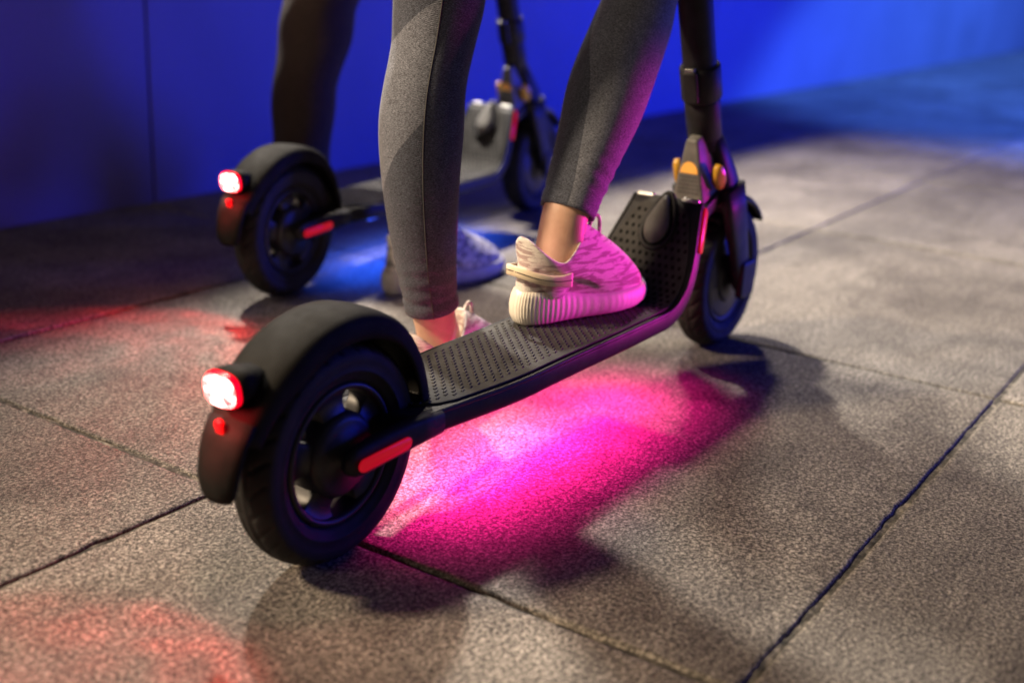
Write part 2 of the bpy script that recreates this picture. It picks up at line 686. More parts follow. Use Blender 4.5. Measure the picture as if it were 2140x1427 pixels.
def on_path(s_frac_k, v, d):
    k = s_frac_k
    i = int(k)
    f = k - i
    u = PATH[i][0] * (1 - f) + PATH[min(i + 1, len(PATH) - 1)][0] * f
    z = PATH[i][1] * (1 - f) + PATH[min(i + 1, len(PATH) - 1)][1] * f
    t, nn = path_frame(min(i if f < 0.5 else i + 1, len(PATH) - 1))
    return Vector((u + nn.x * d, v, z + nn.y * d)), Vector((t.x, 0, t.y)), Vector((nn.x, 0, nn.y))


def stadium(p0, p1, wid, nrm, thick, seg=8):
    """capsule shaped plate from p0 to p1, width wid, facing nrm"""
    p0 = Vector(p0)
    p1 = Vector(p1)
    nrm = Vector(nrm).normalized()
    t = (p1 - p0).normalized()
    s = nrm.cross(t).normalized()
    r = wid / 2
    out = []
    for i in range(seg + 1):
        a = -math.pi / 2 + math.pi * i / seg
        out.append(p1 + t * (r * math.cos(a)) + s * (r * math.sin(a)))
    for i in range(seg + 1):
        a = math.pi / 2 + math.pi * i / seg
        out.append(p0 + t * (r * math.cos(a)) + s * (r * math.sin(a)))
    c = (p0 + p1) / 2
    rings = [[q for q in out], [q + nrm * thick * 0.7 for q in out], [c + (q - c) * 0.965 + nrm * thick for q in out]]
    return loft(rings)


def tread_fn(n_unused=None):
    def fn(a, j, r, y):
        if r < RW - 0.012 or abs(y) > 0.021:
            return 0
        ph = (a * 30 / (2 * math.pi) + abs(y) * 42) % 1.0
        gro = -0.0024 if ph < 0.20 and abs(y) > 0.004 else 0
        if abs(abs(y) - 0.0045) < 0.0016:
            gro = -0.002
        return gro
    return fn


def tyre_profile():
    pr = []
    rb = RW - 0.040
    pr.append((rb, -0.016))
    pr.append((rb + 0.004, -0.0195))
    pr.append((rb + 0.010, -0.0218))
    pr.append((rb + 0.0105, -0.0228))
    pr.append((rb + 0.0125, -0.0228))
    pr.append((rb + 0.013, -0.0225))
    pr.append((rb + 0.020, -0.0242))
    pr.append((rb + 0.027, -0.0240))
    n = 18
    for i in range(n + 1):
        y = -0.0225 + 0.045 * i / n
        rr = RW - 0.010 * (abs(y) / 0.0225) ** 2.6
        pr.append((rr, y))
    for r, y in [q for q in pr[:8]][::-1]:
        pr.append((r, -y))
    return pr


def rim_mesh(nsp=5, solid=False):
    """rim ring, spokes and raised beads as one cast piece"""
    ro = RW - 0.040
    ring = lathe_y([(ro, -0.0165), (ro - 0.003, -0.0195), (ro - 0.007, -0.0180), (ro - 0.009, -0.013), (ro - 0.0095, 0.0),
                    (ro - 0.009, 0.013), (ro - 0.007, 0.0180), (ro - 0.003, 0.0195), (ro, 0.0165), (ro - 0.001, 0)], 72, closed=True)
    parts = [ring]
    r0, r1 = 0.040, ro - 0.004
    for k in range(nsp):
        a0 = 2 * math.pi * (k + 0.12) / nsp
        half = R(23) if not solid else R(36.4)
        rings = []
        for q in range(7):
            rr = r0 + (r1 - r0) * q / 6
            hw_ = half * (1.0 - (0.0 if solid else 0.18) * math.sin(math.pi * q / 6))
            th_ = 0.0145 - 0.004 * math.sin(math.pi * q / 6)
            sec = []
            for s, y in ((-1, -1), (-0.6, -1.15), (0, -1.2), (0.6, -1.15), (1, -1), (1, 1), (0.6, 1.15), (0, 1.2), (-0.6, 1.15), (-1, 1)):
                a = a0 + hw_ * s
                sec.append((rr * math.cos(a), th_ * y, rr * math.sin(a)))
            rings.append(sec)
        parts.append(loft(rings))
    return merge(*parts)


def fender_mesh(phi0, phi1, rf, lipfn, hwfn, n=40, th=0.0022):
    """U section swept round the wheel; angle from +u"""
    outer = []
    for i in range(n + 1):
        ph = R(phi0 + (phi1 - phi0) * i / n)
        hw = hwfn(math.degrees(ph))
        lip = lipfn(math.degrees(ph))
        top = rf(math.degrees(ph)) if callable(rf) else rf
        sec = []
        prof = [(-hw, lip), (-hw, lip + (top - 0.012 - lip) * 0.5), (-hw * 0.985, top - 0.012), (-hw * 0.93, top - 0.0055), (-hw * 0.78, top - 0.0018), (-hw * 0.45, top - 0.0002), (0, top + 0.0004)]
        prof = prof + [(-a, b) for a, b in prof[-2::-1]]
        inner = [(a * (1 - th / hw), b - (th if abs(a) < hw * 0.99 else 0)) for a, b in prof]
        full = prof + inner[::-1]
        for y, r in full:
            sec.append((r * math.cos(ph), y, RW + r * math.sin(ph)))
        outer.append(sec)
    return loft(outer)


# shared meshes are made once by the first scooter; the second copies every part
def build_scooter(glow_mat):
    root = empty('electric_scooter')
    # ---- frame
    fr = mk('frame', *frame_loft(-0.0135, 0.0125, 0.0), M_MET, root)
    edge = merge(
        tube([on_path(k, half_w(int(k)) - 0.0015, 0.0105)[0] for k in range(1, len(PATH))], 0.0030, 8),
        tube([on_path(k, -half_w(int(k)) + 0.0015, 0.0105)[0] for k in range(1, len(PATH))], 0.0030, 8))
    mk('edge_trim', *edge, M_PLA, fr)
    capv = []
    for s in (-1, 1):
        p, t, nn = on_path(len(PATH) - 1, s * 0.034, 0.0)
        b = boxv(-0.003, 0.004, -0.013, 0.013, -0.011, 0.014)
        Mx = Matrix((t, Vector((0, 1, 0)), nn)).transposed().to_4x4()
        Mx.translation = p
        bev(mk('end_cap', *xf(b, Mx), M_ALU, fr), 0.002)
    # ---- grip mat with raised ribs
    gm = mk('grip_mat', *frame_loft(0.0127, 0.0152, 0.0062, 2, None, 0.0012, 0.016), M_MAT, fr)
    ribs = []
    dots = []
    kend = len(PATH) - 1
    # walk along the path with even spacing
    L = [0]
    for k in range(1, len(PATH)):
        L.append(L[-1] + math.dist(PATH[k], PATH[k - 1]))
    total = L[-1]
    s = 0.040
    row = 0
    while s < total - 0.012:
        kf = float(np.interp(s, L, range(len(L))))
        h = half_w(int(kf)) - 0.013 - 0.010 * ss(0.17, 0.26, PATH[int(kf)][1])
        nv = 9
        sloped = s > 0.515
        for q in range(-nv, nv + 1):
            v = (q + (0.5 if row % 2 else 0)) * (0.0125 if not sloped else 0.0098)
            if abs(v) > h - (0.006 if s < 0.05 else 0):
                continue
            p, t, nn = on_path(kf, v, 0.0152)
            Mx = Matrix((t, Vector((0, 1, 0)), nn)).transposed().to_4x4()
            Mx.translation = p
            if not sloped:
                a, b, z = 0.0036, 0.0017, 0.0012
                V = [(-a, -b, -0.0002), (a, -b, -0.0002), (a, b, -0.0002), (-a, b, -0.0002),
                     (-a * 0.8, -b * 0.5, z), (a * 0.8, -b * 0.5, z), (a * 0.8, b * 0.5, z), (-a * 0.8, b * 0.5, z)]
                V = [(x_, y_ + (0.0016 if x_ > 0 else 0), z_) for x_, y_, z_ in V]
                Fq = [(0, 1, 5, 4), (1, 2, 6, 5), (2, 3, 7, 6), (3, 0, 4, 7), (4, 5, 6, 7)]
                ribs.append(xf((V, Fq), Mx))
            else:
                n8 = 8
                V = [(0.0033 * math.cos(2 * math.pi * i / n8), 0.0027 * math.sin(2 * math.pi * i / n8), zz) for zz, in ((-0.0002,), (0.0004,)) for i in range(n8)]
                Fq = [tuple(range(n8, 2 * n8))] + [(i, (i + 1) % n8, n8 + (i + 1) % n8, n8 + i) for i in range(n8)]
                dots.append(xf((V, Fq), Mx))
        s += 0.0068 if not sloped else 0.0125
        row += 1
    r_ = mk('tread_rib', *merge(*ribs), M_MAT, gm, smooth=False)
    tag(r_, kind='stuff')
    d_ = mk('grip_dot', *merge(*dots), M_MATD, gm, smooth=False)
    tag(d_, kind='stuff')
    # ---- rear arms
    for sgn in (-1, 1):
        rings = []
        for u, hh, v, wv in ((0.105, 0.0125, 0.050, 0.010), (0.075, 0.0140, 0.049, 0.010), (0.055, 0.0150, 0.0475, 0.0095), (0.03, 0.0155, 0.0455, 0.009), (0.0, 0.0155, 0.0445, 0.0085), (-0.014, 0.0145, 0.044, 0.008), (-0.022, 0.011, 0.0438, 0.0065), (-0.026, 0.005, 0.0435, 0.004)):
            zc = 0.1225 - 0.006 * (1 - ss(-0.02, 0.08, u))
            ring = []
            for i in range(16):
                a = 2 * math.pi * i / 16
                ca, sa = math.cos(a), math.sin(a)
                e = 0.55
                ring.append((u, sgn * v + wv * math.copysign(abs(ca) ** e, ca), zc + hh * math.copysign(abs(sa) ** e, sa)))
            rings.append(ring)
        arm = mk('rear_arm', *loft(rings), M_MET, root)
        ysf = sgn * 0.0545
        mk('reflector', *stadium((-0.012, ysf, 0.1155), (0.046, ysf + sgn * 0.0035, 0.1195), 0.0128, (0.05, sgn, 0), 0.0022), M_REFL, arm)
    # ---- front side reflectors on the rising rail
    for sgn in (-1, 1):
        k1 = len(PATH) - 5.2
        k2 = len(PATH) - 1.5
        p0 = on_path(k1, sgn * (half_w(int(k1)) - 0.0008), 0.0)[0]
        p1 = on_path(k2, sgn * (half_w(int(k2)) + 0.0006), 0.0)[0]
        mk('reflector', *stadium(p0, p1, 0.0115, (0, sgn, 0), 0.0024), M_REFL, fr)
    # ---- wheels
    for u, kind in ((0.0, 'rear'), (WB, 'front')):
        wv = mk('wheel', *rim_mesh(5, kind == 'front'), M_RIM, root, loc=(u, 0, RW), rot=(0, R(-18), 0))
        bev(wv, 0.0015, 2, 40)
        mk('tyre', *lathe_y(tyre_profile(), 300, closed=True, fn=tread_fn()), M_RUB, wv)
        mk('hub_motor' if kind == 'rear' else 'hub', *lathe_y([(0.0, -0.028), (0.012, -0.028), (0.013, -0.024), (0.034, -0.0235), (0.039, -0.0215), (0.0425, -0.017), (0.0435, 0.0), (0.0425, 0.017), (0.039, 0.0215), (0.034, 0.0235), (0.013, 0.024), (0.012, 0.028), (0.0, 0.028)], 56), M_RIM, wv)
        if kind == 'front':
            for sg in (-1, 1):
                mk('wheel_cover', *lathe_y([(0.0, sg * 0.0215), (0.030, sg * 0.0215), (0.034, sg * 0.0200), (0.060, sg * 0.0188), (0.066, sg * 0.0170), (0.067, sg * 0.0150)], 56), M_RIM, wv)
        mk('axle', *lathe_y([(0.0, -0.046), (0.007, -0.046), (0.007, 0.046), (0.0, 0.046)], 20), M_PLA, wv)
    # ---- rear fender
    def hw(p):
        return 0.0355 - 0.0035 * (1 - ss(10, 70, p)) - 0.010 * ss(118, 172, p)

    def lip(p):
        return 0.1160 - 0.010 * (1 - ss(10, 66, p)) + 0.006 * ss(120, 158, p)
    fd = mk('rear_fender', *fender_mesh(9, 158, lambda p: 0.1420 - 0.016 * (1 - ss(9, 78, p)), lip, hw, 48), M_FEND, root)
    # mud flap: rounded slab hanging behind the tyre
    rings = []
    for ph, rr, hv, t_ in ((150, 0.1420, 0.028, 0.004), (158, 0.1435, 0.027, 0.005), (165, 0.1440, 0.0255, 0.005), (172, 0.1440, 0.024, 0.005), (177, 0.1430, 0.0205, 0.0045), (180, 0.1420, 0.015, 0.003)):
        a = R(ph)
        ring = []
        for i in range(14):
            b = 2 * math.pi * i / 14
            cb, sb = math.cos(b), math.sin(b)
            rr2 = rr + t_ * math.copysign(abs(sb) ** 0.6, sb) - 0.010 * (cb ** 2) * 0.5
            ring.append((rr2 * math.cos(a), hv * math.copysign(abs(cb) ** 0.7, cb), RW + rr2 * math.sin(a)))
        rings.append(ring)
    mk('mud_flap', *loft(rings), M_FEND, fd)
    # tail light housing, rim and lit lens
    tl = empty('tail_light', (-0.1228, 0, RW + 0.0998), (0, R(-8), 0), root)

    def oct_ring(x_, sy, sz, n=28, e=0.68):
        sy *= 0.88
        sz *= 0.90
        out = []
        for i in range(n):
            a = 2 * math.pi * i / n
            ca, sa = math.cos(a), math.sin(a)
            out.append((x_, sy * math.copysign(abs(ca) ** e, ca), sz * math.copysign(abs(sa) ** e, sa)))
        return out
    mk('housing', *loft([oct_ring(0.030, 0.014, 0.009), oct_ring(0.012, 0.0215, 0.0160), oct_ring(-0.004, 0.0232, 0.0186)]), M_FEND, tl)
    mk('lens_rim', *loft([oct_ring(-0.004, 0.0222, 0.0178), oct_ring(-0.0080, 0.0220, 0.0176), oct_ring(-0.0100, 0.0204, 0.0162)]), M_BEZ, tl)
    mk('lens', *loft([oct_ring(-0.0098, 0.0200, 0.0160), oct_ring(-0.0125, 0.0190, 0.0150), oct_ring(-0.0142, 0.0150, 0.0115), oct_ring(-0.0148, 0.008, 0.006)]), M_LENS, tl)
    mk('reflector', *stadium((-0.0135, 0, -0.030), (-0.0125, 0, -0.045), 0.010, (-1, 0, 0.05), 0.004), M_REFL0, tl)
    # ---- folding pedal on the rising board
    kc = len(PATH) - 3.5
    p, t, nn = on_path(kc, -0.004, 0.0155)
    Mx = Matrix((t, Vector((0, 1, 0)), nn)).transposed().to_4x4()
    Mx.translation = p

    def drop(scale, z, grow=0.0):
        out = []
        for i in range(28):
            a = 2 * math.pi * i / 28
            ca, sa = math.cos(a), math.sin(a)
            x_ = -0.036 * ca
            wid = 0.0205 * (0.42 + 0.58 * ss(-1.0, 0.75, ca)) * sa
            out.append((x_ * scale - grow * ca, wid * scale + grow * sa, z))
        return out
    pd = mk('folding_pedal', *xf(loft([drop(0.96, 0.002), drop(1.0, 0.007), drop(0.93, 0.012), drop(0.6, 0.0135)]), Mx), M_GREYP, root)
    sur = loft([drop(1.0, -0.001, 0.009), drop(1.0, 0.005, 0.0082), drop(1.0, 0.005, 0.0030), drop(1.0, 0.0008, 0.0022)])
    mk('pedal_surround', *xf(sur, Mx), M_PLA, pd)
    # ---- folding block above the board with sticker and amber reflectors
    AX0 = Vector((0.792, 0, 0.318))
    AX1 = Vector((0.715, 0, 0.520))
    ax = (AX1 - AX0).normalized()
    back = Vector((-ax.z, 0, ax.x))
    if back.x > 0:
        back = -back

    def blk(s0, s1, w0, w1, d0a, d0b, d1a, d1b):
        rings = []
        for s_, w_, da, db in ((s0, w0, d0a, d0b), (s1, w1, d1a, d1b)):
            c_ = AX0 + ax * s_
            rings.append([c_ + back * da + Vector((0, w_, 0)), c_ + back * da - Vector((0, w_, 0)), c_ + back * db - Vector((0, w_, 0)), c_ + back * db + Vector((0, w_, 0))])
        return loft(rings)
    fb = mk('folding_block', *blk(-0.058, 0.030, 0.0255, 0.0090, 0.070, 0.0, 0.040, 0.0), M_GREYP, root)
    bev(fb, 0.004, 3)
    # sticker: half disc and print lines lying on the rear face of the block
    c0 = AX0 + ax * (-0.058) + back * 0.070
    c1 = AX0 + ax * 0.030 + back * 0.040
    ft = (c1 - c0).normalized()
    fn_ = Vector((-ft.z, 0, ft.x))
    if fn_.dot(back) < 0:
        fn_ = -fn_
    cs = c0 + ft * 0.046 + fn_ * 0.0006
    n = 16
    half = [cs + Vector((0, 0.0135 * math.cos(math.pi * i / n), 0)) + ft * (0.0165 * math.sin(math.pi * i / n)) for i in range(n + 1)]
    mk('warning_sticker', *loft([half, [q + fn_ * 0.0006 for q in half]]), M_ORG, fb, smooth=False)
    lines = []
    lr = random.Random(3)
    for k in range(5):
        c_ = c0 + ft * (0.040 - 0.0056 * k) + fn_ * 0.0005
        y_ = 0.015
        while y_ > -0.014:
            wl = lr.uniform(0.002, 0.006)
            q = [c_ + Vector((0, y_, 0)), c_ + Vector((0, y_ - wl, 0)), c_ + Vector((0, y_ - wl, 0)) + ft * 0.0020, c_ + Vector((0, y_, 0)) + ft * 0.0020]
            lines.append(loft([q, [z + fn_ * 0.0004 for z in q]]))
            y_ -= wl + 0.0014
    tag(mk('sticker_print', *merge(*lines), M_INK, fb, smooth=False), kind='stuff')
    # latch lip under the block
    lipm = blk(-0.080, -0.056, 0.028, 0.032, 0.066, 0.0, 0.084, 0.0)
    bev(mk('latch', *lipm, M_PLA, root), 0.004, 2)
    for sgn in (-1, 1):
        c_ = AX0 + ax * (-0.030) + back * 0.028 + Vector((0, sgn * 0.0315, 0))
        nrm = (Vector((0, sgn, 0)) + back * 0.55).normalized()
        t1 = (ax - nrm * ax.dot(nrm)).normalized()
        t2 = nrm.cross(t1)
        rings = []
        for sc, zz in ((1.0, -0.004), (1.0, 0.003), (0.85, 0.006), (0.5, 0.0072)):
            rings.append([c_ + t1 * (0.0200 * sc * math.cos(2 * math.pi * i / 24)) + t2 * (0.0105 * sc * math.sin(2 * math.pi * i / 24)) + nrm * zz for i in range(24)])
        mk('amber_reflector', *loft(rings), M_AMB, root)
    # ---- stem
    stem = mk('stem', *tube([AX0 + ax * d for d in (0.0, 0.03, 0.2, 0.5, 0.80)], 0.0235, 28), M_MET, root)
    mk('stem_sleeve', *tube([AX0 + ax * d for d in (0.014, 0.017, 0.073, 0.076)], [0.0205, 0.0245, 0.0255, 0.0245], 28), M_PLA, stem)
    mk('collar', *tube([AX0 + ax * d for d in (0.076, 0.078, 0.122, 0.125)], [0.0265, 0.0285, 0.0285, 0.0265], 28), M_PLA, stem)
    lev = xf(boxv(-0.004, 0.004, -0.009, 0.009, 0.0, 0.042), Matrix.Identity(4))
    Mx = Matrix((back, Vector((0, 1, 0)), ax)).transposed().to_4x4()
    Mx.translation = AX0 + ax * 0.082 + back * 0.030
    bev(mk('clamp_lever', *xf(boxv(-0.004, 0.004, -0.010, 0.010, 0.0, 0.044), Mx), M_PLA, stem), 0.002)
    Mx2 = Mx.copy()
    Mx2.translation = AX0 + ax * 0.126 + back * 0.029
    bev(mk('lever_tip', *xf(boxv(-0.004, 0.003, -0.007, 0.007, 0.0, 0.005), Mx2), M_ALU, stem), 0.001)
    top = AX0 + ax * 0.80
    hb = mk('handlebar', *tube([top + Vector((0, y_, 0)) for y_ in (-0.24, -0.1, 0.1, 0.24)], 0.014, 20), M_MET, stem)
    for sgn in (-1, 1):
        mk('hand_grip', *tube([top + Vector((0, sgn * y_, 0)) for y_ in (0.12, 0.125, 0.24, 0.245)], [0.015, 0.018, 0.018, 0.015], 20), M_RUB, hb)
    # ---- head tube cover and fork
    hd = []
    for d, w_, f_, b_ in ((0.022, 0.022, 0.020, 0.016), (-0.01, 0.030, 0.030, 0.012), (-0.045, 0.038, 0.040, 0.018), (-0.085, 0.042, 0.052, 0.020), (-0.098, 0.040, 0.050, 0.016)):
        c_ = AX0 + ax * d
        ring = []
        for i in range(20):
            a = 2 * math.pi * i / 20
            ca, sa = math.cos(a), math.sin(a)
            q = c_ + Vector((0, w_ * math.copysign(abs(sa) ** 0.7, sa), 0)) + back * ((b_ if ca > 0 else f_) * math.copysign(abs(ca) ** 0.7, ca))
            ring.append(q)
        hd.append(ring)
    fk = mk('fork', *loft(hd), M_PLA, root)
    for sgn in (-1, 1):
        rings = []
        for u, z, wu, wv in ((0.815, 0.262, 0.030, 0.010), (0.832, 0.225, 0.029, 0.010), (0.850, 0.185, 0.026, 0.009), (0.866, 0.150, 0.023, 0.0085), (0.876, 0.125, 0.022, 0.0085), (0.884, 0.105, 0.021, 0.008), (0.888, 0.094, 0.014, 0.005)):
            ring = []
            for i in range(16):
                a = 2 * math.pi * i / 16
                ca, sa = math.cos(a), math.sin(a)
                ring.append((u + wu * math.copysign(abs(ca) ** 0.6, ca), sgn * 0.0385 + wv * math.copysign(abs(sa) ** 0.6, sa), z + 0.25 * wu * ca))
            rings.append(ring)
        lg = mk('fork_leg', *loft(rings), M_PLA, fk)
        rings = []
        for z_, s_ in ((0.084, 0.8), (0.090, 1), (0.135, 1), (0.142, 0.8)):
            rings.append([(0.884 + 0.024 * s_ * cx_, sgn * 0.0455 + 0.006 * s_ * cy_, z_) for cx_, cy_ in ((1, 1), (-1, 1), (-1, -1), (1, -1))])
        bev(mk('axle_cover', *loft(rings), M_PLA, lg), 0.003, 2)
    ffd = fender_mesh(40, 128, 0.128, lambda p: 0.120, lambda p: 0.028, 24)
    mk('front_fender', *([(a + WB, b, c) for a, b, c in ffd[0]], ffd[1]), M_PLA, root)
    # ---- under-deck light strips
    for sgn in (-1, 1):
        mk('underglow_strip', *boxv(0.17, 0.56, sgn * 0.046 - 0.004, sgn * 0.046 + 0.004, 0.1055, 0.1088), glow_mat, fr, smooth=False)
    # ---- kickstand folded against the left of the deck
    mk('kickstand', *tube([(0.10, 0.066, 0.106), (0.13, 0.075, 0.101), (0.27, 0.081, 0.096), (0.285, 0.083, 0.094)], [0.007, 0.007, 0.006, 0.005], 10), M_PLA, root)
    return root


def place_pose(root, rear, front, lean):
    d = Vector(front) - Vector(rear)
    root.location = (rear[0], rear[1], 0)
    root.rotation_euler = (R(lean), 0, math.atan2(d.y, d.x))


near = build_scooter(M_PINK)
place_pose(near, (0.768, 0.714), (1.648, 0.721), 0)
tag(near, 'nearer black electric scooter lighting the paving pink, a sneaker on its deck', 'scooter', 'electric scooters on the pavement')


def copy_tree(o, parent=None):
    c = o.copy()
    COL.objects.link(c)
    if parent is not None:
        c.parent = parent
    for ch in list(o.children):
        copy_tree(ch, c)
    return c


far = copy_tree(near)
place_pose(far, (1.393, 1.391), (2.268, 1.478), 0)
tag(far, 'farther black electric scooter by the wall, lighting the paving blue', 'scooter', 'electric scooters on the pavement')
bm_ = None
for ch in far.children_recursive:
    if ch.name.startswith('underglow_strip'):
        ch.data = ch.data.copy()
        ch.data.materials[0] = M_BLUE
# the light those strips and tail lenses throw
for root, colr, pw in ((near, (1.0, 0.014, 0.275), 7.0), (far, (0.02, 0.10, 1.0), 2.6)):
    d = bpy.data.lights.new('underglow_light', 'AREA')
    d.shape = 'RECTANGLE'
    d.size = 0.46
    d.size_y = 0.09
    d.energy = pw
    d.color = colr
    d.spread = R(128)
    o = bpy.data.objects.new('underglow_light', d)
    COL.objects.link(o)
    o.parent = root
    o.location = (0.385, 0, 0.104)
    d = bpy.data.lights.new('tail_beam', 'SPOT')
    d.energy = 6.5 if root is near else 8.5
    d.color = (1.0, 0.03, 0.03)
    d.spot_size = R(94)
    d.spot_blend = 0.6
    d.shadow_soft_size = 0.012
    d.use_nodes = True
    nt = d.node_tree
    em = nt.nodes['Emission']
    tc = nt.nodes.new('ShaderNodeTexCoord')
    sx = nt.nodes.new('ShaderNodeSeparateXYZ')
    nt.links.new(tc.outputs['Normal'], sx.inputs[0])
    ab = nt.nodes.new('ShaderNodeMath')
    ab.operation = 'ABSOLUTE'
    nt.links.new(sx.outputs['Z'], ab.inputs[0])
    rp = nt.nodes.new('ShaderNodeMapRange')
    rp.inputs['From Min'].default_value = 0.74
    rp.inputs['From Max'].default_value = 0.92
    rp.inputs['To Min'].default_value = 1.6
    rp.inputs['To Max'].default_value = 0.45
    nt.links.new(ab.outputs[0], rp.inputs['Value'])
    nz = nt.nodes.new('ShaderNodeTexNoise')
    nz.inputs['Scale'].default_value = 7.0
    nt.links.new(tc.outputs['Normal'], nz.inputs['Vector'])
    mp2 = nt.nodes.new('ShaderNodeMapRange')
    mp2.inputs['From Min'].default_value = 0.35
    mp2.inputs['From Max'].default_value = 0.65
    mp2.inputs['To Min'].default_value = 0.35
    mp2.inputs['To Max'].default_value = 1.5
    nt.links.new(nz.outputs['Fac'], mp2.inputs['Value'])
    mu = nt.nodes.new('ShaderNodeMath')
    mu.operation = 'MULTIPLY'
    nt.links.new(rp.outputs[0], mu.inputs[0])
    nt.links.new(mp2.outputs[0], mu.inputs[1])
    nt.links.new(mu.outputs[0], em.inputs['Strength'])
    o = bpy.data.objects.new('tail_beam', d)
    COL.objects.link(o)
    o.parent = root
    o.location = (-0.146, 0, RW + 0.100)
    o.rotation_euler = (0, R(45), 0)   # back and down
    d = bpy.data.lights.new('tail_glow', 'POINT')
    d.energy = 0.5
    d.color = (1.0, 0.01, 0.02)
    d.shadow_soft_size = 0.008
    o = bpy.data.objects.new('tail_glow', d)
    COL.objects.link(o)
    o.parent = root
    o.location = (-0.154, 0, RW + 0.096)


# ------------------------------------------------------------------ people
def skin_body(name, joints, edges, mat, root_idx=0, parent=None, lv=2):
    me = bpy.data.meshes.new(name)
    me.from_pydata([j[:3] for j in joints], edges, [])
    o = bpy.data.objects.new(name, me)
    COL.objects.link(o)
    s = o.modifiers.new('skin', 'SKIN')
    sv = me.skin_vertices[0].data
    for i, j in enumerate(joints):
        sv[i].radius = (j[3], j[3])
        sv[i].use_root = (i == root_idx)
    s.use_smooth_shade = True
    sub(o, lv)
    me.materials.append(mat)
    if parent:
        o.parent = parent
    return o


def leg_cloth(name, rows, mat, parent, hem=None, panel=None, fold=0.0, flat=1.0):
    """fabric tube through (x,y,z,r) rows, top to bottom, resampled smoothly"""
    rows = np.array(rows, float)
    s = np.concatenate([[0], np.cumsum(np.linalg.norm(np.diff(rows[:, :3], axis=0), axis=1))])
    n = int(s[-1] / 0.004)
    t = np.linspace(0, s[-1], n)

    def sm(y):
        k = np.interp(t, s, y)
        w_ = np.ones(7) / 7
        kp = np.pad(k, 3, mode='edge')
        kp[:3] = 2 * k[0] - k[3:0:-1]
        kp[-3:] = 2 * k[-1] - k[-2:-5:-1]
        return np.convolve(kp, w_, 'valid')
    C = np.stack([sm(rows[:, 0]), sm(rows[:, 1]), sm(rows[:, 2])], 1)
    rad = sm(rows[:, 3])
    if hem is not None:
        k = t > s[-1] - hem
        rad = rad + np.where(k, 0.0010, 0)
        rad = rad - np.where(np.abs(t - (s[-1] - hem)) < 0.0030, 0.0017, 0)
    m_ = 96
    rings = []
    pan = []
    for i in range(n):
        tg = C[min(i + 2, n - 1)] - C[max(i - 2, 0)]
        tg = Vector(tg).normalized()
        a = (Vector((1, 0, 0)) - tg * tg.x).normalized()
        b = tg.cross(a)
        if b.y < 0:
            b = -b
        ring = []
        for j in range(m_):
            th = 2 * math.pi * j / m_
            rr = rad[i] * (1 + fold * math.sin(3 * th + t[i] * 30) * 0.5 + fold * math.sin(2 * th + t[i] * 47))
            if hem is not None:
                q_ = max(0, 1 - abs(s[-1] - hem - 0.030 - t[i]) / 0.055)
                rr += 0.0011 * q_ * math.sin(t[i] * 330 + 1.6 * math.sin(th * 2 + 1) + th) * (0.5 + 0.5 * math.sin(th + t[i] * 20))
            ring.append(Vector(C[i]) + a * rr * math.cos(th) + b * (rr * flat) * math.sin(th))
            pan.append(panel(t[i], th) if panel else 0.0)
        rings.append(ring)
    V, F = loft(rings, True, False)
    # turn the cloth in at the hem
    base = (n - 1) * m_
    last = rings[-1]
    c_ = Vector(C[-1])
    inn = [c_ + (q - c_) * 0.90 for q in last]
    inn2 = [c_ + (q - c_) * 0.90 + (rings[-6][k] - rings[-1][k]) for k, q in enumerate(last)]
    o1 = len(V)
    V += inn + inn2
    pan += [0.0] * (2 * m_)
    for j in range(m_):
        k = (j + 1) % m_
        F.append((base + j, base + k, o1 + k, o1 + j))
        F.append((o1 + j, o1 + k, o1 + m_ + k, o1 + m_ + j))
    o = mk(name, V, F, mat, parent)
    at = o.data.attributes.new('panel', 'FLOAT', 'POINT')
    at.data.foreach_set('value', pan)
    return o, C, rad


def seam_tube(name, C, rad, th, mat, parent, i0=0, i1=None, r=0.0007):
    path = []
    n = len(C)
    for i in range(i0, n if i1 is None else i1, 3):
        tg = Vector(C[min(i + 2, n - 1)] - C[max(i - 2, 0)]).normalized()
        a = (Vector((1, 0, 0)) - tg * tg.x).normalized()
        b = tg.cross(a)
        if b.y < 0:
            b = -b
        path.append(Vector(C[i]) + (a * math.cos(th) + b * math.sin(th)) * (rad[i] + 0.0002))
    return mk(name, *tube(path, r, 6), mat, parent)


